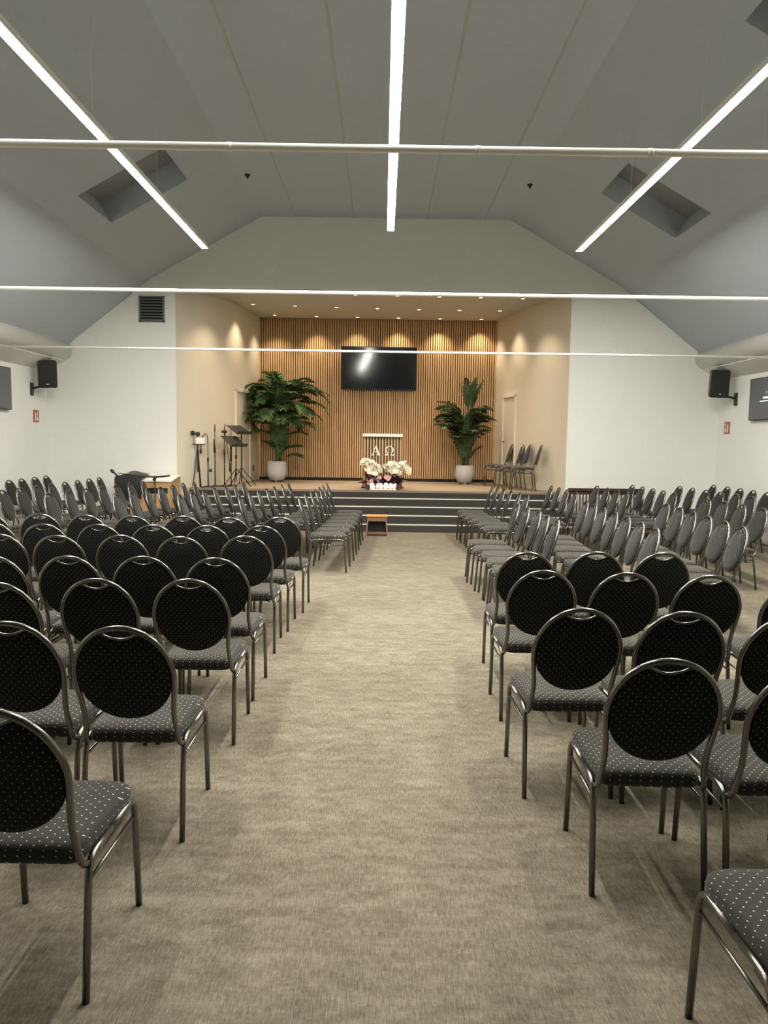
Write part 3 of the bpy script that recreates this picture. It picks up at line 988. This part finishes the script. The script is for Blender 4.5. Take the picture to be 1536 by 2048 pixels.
o = empty('potted_bush_palm', (1.86, 17.50, SZ))
tag(o, 'dense bushy potted plant with upright tuft beside the stage chairs', 'plant')
pot(o, .215, .43, 'slatlight')
b = B()
for k in range(10):
    a = rp.uniform(0, 2 * pi); rr = rp.uniform(.02, .09); h = rp.uniform(.8, 1.5)
    b.tube(catmull([(rr * cos(a), rr * sin(a), .38), (rr * 1.5 * cos(a), rr * 1.5 * sin(a), .38 + h * .5), (rr * 2.2 * cos(a), rr * 2.2 * sin(a), .38 + h)], 5), .013, 6)
b.obj('trunk', 'stem', o)
BF = []
for k in range(24):
    BF.append((k * 360 / 24 + rp.uniform(-8, 8), rp.uniform(.42, .85), rp.uniform(.5, .8), rp.uniform(66, 84), rp.uniform(20, 60), .20))
for k in range(30):
    BF.append((k * 360 / 30 + rp.uniform(-8, 8), rp.uniform(.8, 1.35), rp.uniform(.45, .75), rp.uniform(45, 78), rp.uniform(40, 100), .25))
for k in range(14):                                             # broad shoulder towards the lectern
    BF.append((180 + rp.uniform(-55, 55), rp.uniform(1.05, 1.5), rp.uniform(.55, .92), rp.uniform(34, 60), rp.uniform(50, 100), .29))
for k in range(14):
    BF.append((rp.uniform(-60, 60), rp.uniform(1.0, 1.5), rp.uniform(.45, .68), rp.uniform(38, 66), rp.uniform(50, 100), .25))
BF += [(60, 1.6, .74, 84, 22, .21), (240, 1.6, .78, 83, 25, .21), (300, 1.55, .82, 86, 16, .20), (10, 1.6, .72, 80, 30, .20), (330, 1.62, .74, 80, 28, .20), (150, 1.6, .70, 82, 25, .20)]
for a, h, L, e, d, lf in BF:
    tuft = h > 1.52
    frond(o, ((.09 if tuft else 0) + .05 * cos(R(a)), .05 * sin(R(a)), h), R(a), L, R(e), R(d), lf, 20, 'fern', .017, clamp=True)


# music stands
def music_stand(loc, h, yaw, tilt, label):
    o = empty('music_stand', loc)
    tag(o, label, 'music stand', 'music stands')
    B().tube([(0, 0, .08), (0, 0, h)], .013, 8).obj('pole', 'blackmetal', o)
    b = B()
    for k in range(3):
        a = R(90 + 20 + 120 * k)
        b = B(); b.tube([(0, 0, .36), (.02 * cos(a), .02 * sin(a), .35), (.31 * cos(a), .31 * sin(a), .012)], .010, 6)
        b.obj('leg', 'blackmetal', o)
    mt = Matrix.Translation((0, 0, h)) @ Matrix.Rotation(yaw, 4, 'Z') @ Matrix.Rotation(tilt, 4, 'X')
    B().box(-.24, .24, -.006, .006, -.09, .24, .003).obj('desk', 'blackmetal', o, mt)
    B().box(-.24, .24, -.07, .0, -.10, -.088, .002).obj('ledge', 'blackmetal', o, mt)
    B().lathe([(.02, h - .3), (.024, h - .28), (.024, h - .24), (.016, h - .22)], 10).obj('clamp', 'blackmetal', o)


music_stand((-2.90, 15.85, SZ), 1.10, R(62), R(-58), 'taller black music stand with tilted desk by the stage door')
music_stand((-2.93, 15.42, SZ), 0.86, R(62), R(-52), 'lower black music stand with tilted desk by the stage door')


# microphone stands
def mic_stand(loc, h, label):
    o = empty('microphone_stand', loc)
    tag(o, label, 'microphone stand', 'microphone stands on the stage')
    B().lathe([(.13, 0), (.13, .015), (.05, .03), (.012, .04)], 20).obj('base', 'blackmetal', o)
    B().tube([(0, 0, .03), (0, 0, h * .62)], .012, 8).tube([(0, 0, h * .6), (0, 0, h)], .008, 8).obj('pole', 'blackmetal', o)
    B().lathe([(.016, h * .58), (.02, h * .60), (.02, h * .66), (.012, h * .68)], 10).obj('clutch', 'blackmetal', o)
    return o


o = mic_stand((-3.43, 15.15, SZ), .86, 'microphone stand with bent arm and hanging microphone')
B().tube(catmull([(0, 0, .85), (-.01, 0, 1.0), (-.06, -.01, 1.04), (-.12, -.02, .92), (-.13, -.03, .74)], 5), .009, 7).obj('gooseneck', 'blackmetal', o)
B().tube([(-.13, -.03, .76), (-.135, -.03, .70), (-.137, -.03, .66)], [.013, .026, .018], 10).obj('microphone', 'black', o)
B().lathe([(.006, -.035), (.032, -.02), (.032, .02), (.006, .035)], 12).obj('knob', 'black', o, Matrix.Translation((.05, -.02, .33)))
o = mic_stand((-3.33, 15.32, SZ), 1.16, 'plain straight microphone stand beside the bent-arm stand')
B().tube([(0, 0, 1.10), (.003, 0, 1.24)], [.013, .010], 8).obj('microphone_clip', 'black', o)
B().tube([(-.015, -.01, .68), (-.02, -.01, .95)], .010, 6).obj('cable_loop', 'black', o)
o = mic_stand((-3.17, 15.45, SZ), 1.10, 'microphone stand with a boom arm folded downwards')
B().tube([(.0, -.02, 1.1), (.02, -.02, 1.25)], [.01, .008], 7).tube([(.01, -.02, 1.12), (.12, -.03, .42)], .007, 7).obj('boom', 'blackmetal', o)
B().box(-.05, .05, -.04, .03, 1.07, 1.12, .008).obj('boom_clamp', 'black', o)
B().tube([(.115, -.03, .46), (.125, -.03, .30)], [.016, .026], 10).obj('microphone', 'black', o)
o = mic_stand((-3.07, 15.62, SZ), 1.22, 'thick-collared microphone stand closest to the music stands')
B().tube([(0, 0, .5), (0, 0, .98)], .018, 8).obj('sleeve', 'black', o)

o = empty('equipment_stand', (-3.60, 15.02, SZ))
tag(o, 'tripod stand holding a white box and two black microphone heads', 'stand')
B().tube([(0, 0, .3), (0, 0, .85)], .012, 8).obj('pole', 'blackmetal', o)
for k in range(3):
    a = R(80 + 120 * k)
    B().tube([(.01 * cos(a), .01 * sin(a), .74), (.10 * cos(a), .10 * sin(a), .0)], .010, 6).obj('leg', 'blackmetal', o)
B().box(-.10, .15, -.04, .04, .83, .845, .003).obj('tray', 'blackmetal', o)
B().box(-.03, .14, -.03, .03, .845, .965, .008).obj('white_box', 'paper', o)
for x, z in ((-.09, 1.06), (0.005, 1.04)):
    B().tube([(x + .02, 0, .84), (x, 0, z)], .006, 6).obj('microphone_arm', 'blackmetal', o)
    B().lathe([(.012, -.045), (.04, -.03), (.045, .02), (.03, .04), (.008, .045)], 14).obj('microphone_head', 'black', o, Matrix.Translation((x, 0, z)))
B().tube(catmull([(-.08, 0, 1.0), (-.09, 0, .6), (-.13, -.02, .2), (-.16, -.03, .01)], 5), .006, 5).obj('cable', 'ring', o)

# step stool at the foot of the steps
o = empty('step_stool', (-0.085, 13.32, 0))
tag(o, 'small orange wooden step stool at the foot of the steps', 'stool')
B().box(-.18, .18, -.11, .13, .325, .35, .005).obj('stool_top', 'stool', o)
for sd in (-1, 1):
    B().prism([(-.13, 0), (.16, 0), (.12, .325), (-.10, .325)], 'x', -.011, .011).obj('side_panel', 'brownwood', o, Matrix.Translation((sd * .182, 0, 0)) @ Matrix.Rotation(R(sd * -5), 4, 'Y'))
B().box(-.165, .165, -.095, -.08, .25, .325).obj('apron', 'brownwood', o)
B().box(-.19, .19, -.12, .05, .035, .055).obj('lower_step', 'brownwood', o)
B().box(-.17, .17, .06, .075, .05, .32).obj('opening_shade_panel', 'black', o)  # black sheet painting in the shade of the opening under the top

# wooden console with cover, papers and a boom microphone beside it
o = empty('wooden_console', (-4.33, 14.42, 0))
tag(o, 'light oak console standing against the white gable wall', 'console')
b = B(); b.prism([(-.34, 0), (.33, 0), (.33, .90), (.1, .90), (-.34, .83)], 'x', -.46, .46); b.obj('body', 'oak', o)
B().prism([(-.36, .83), (.1, .90), (.35, .90), (.35, .92), (.1, .92), (-.36, .852)], 'x', -.48, .48).obj('lid', 'white', o)
B().box(-.40, .40, -.352, -.338, .62, .72).obj('key_slip', 'blackmetal', o)
o2 = empty('dust_cover', (-4.62, 14.36, 0))
tag(o2, 'black cloth cover bunched over one end of the console', 'cover')
b = B()
loops = []
for i in range(9):
    t = i / 8; x = -.24 + .48 * t
    hh = .945 + .070 * sin(pi * min(1, t * .9 + .12)) - (.06 * (1 - t) ** 3)
    lp = []
    for k in range(13):
        u = k / 12; y = -.40 + .70 * u
        lp.append((x, y, max(.934, hh - .10 * abs(u - .6) ** 1.6 + .012 * sin(9 * u + 5 * t)) - (.05 if k == 0 else 0)))
    lp += [(x, .30, .924), (x, .1, .924), (x, -.372, .858), (x, -.376, .52 + .02 * sin(i * 2)), (x, -.398, .52 + .02 * sin(i * 2))]
    loops.append(lp)
b.rings(loops); b.obj('cover_cloth', 'cloth', o2)
o = empty('sheet_music', (-4.22, 14.42, .915))
tag(o, 'open white sheet music lying on the oak console', 'paper')
B().box(-.15, .0, -.11, .11, .012, .018, mtx=Matrix.Rotation(R(6), 4, 'Y')).obj('page', 'paper', o)
B().box(.0, .15, -.11, .11, .012, .018, mtx=Matrix.Rotation(R(-6), 4, 'Y')).obj('page', 'paper', o)
o = empty('boom_microphone_stand', (-4.13, 13.98, 0))
tag(o, 'microphone on a long boom reaching out over the console', 'microphone stand')
B().lathe([(.13, 0), (.13, .015), (.05, .03), (.012, .04)], 20).obj('base', 'blackmetal', o)
B().tube([(0, 0, .03), (0, 0, .90)], .012, 8).obj('pole', 'blackmetal', o)
B().tube([(.27, 0, .945), (0, 0, .91), (-.67, 0, .985)], .007, 8).obj('boom', 'blackmetal', o)
B().tube([(.10, 0, .93), (.27, 0, .95)], .016, 8).obj('counterweight', 'black', o)
B().tube([(-.025, 0, .86), (0.02, 0, .93)], .026, 8).obj('boom_clamp', 'black', o)
B().tube([(-.80, 0, 1.04), (-.765, 0, 1.015), (-.74, 0, .99), (-.62, 0, .885)], [.022, .034, .018, .010], 12).obj('microphone', 'black', o)

# dark railing at the end of the steps
o = empty('wooden_railing', (4.20, 14.45, 0))
tag(o, 'low dark wooden railing with balusters against the white gable', 'railing')
B().box(-.70, .70, -.05, .05, .745, .80, .006).obj('top_rail', 'darkwood', o)
B().box(-.70, .70, -.02, .02, .08, .13, .004).obj('bottom_rail', 'darkwood', o)
B().box(-.70, .70, -.015, .015, .68, .745).obj('apron', 'darkwood', o)
for x in (-.68, 0, .68):
    B().box(x - .03, x + .03, -.03, .03, 0, .745, .004).obj('post', 'darkwood', o)
for k in range(21):
    x = -.60 + k * .06
    if abs(x) < .05: continue
    B().tube([(x, 0, .13), (x, 0, .68)], .014, 8).obj('baluster', 'darkwood', o)
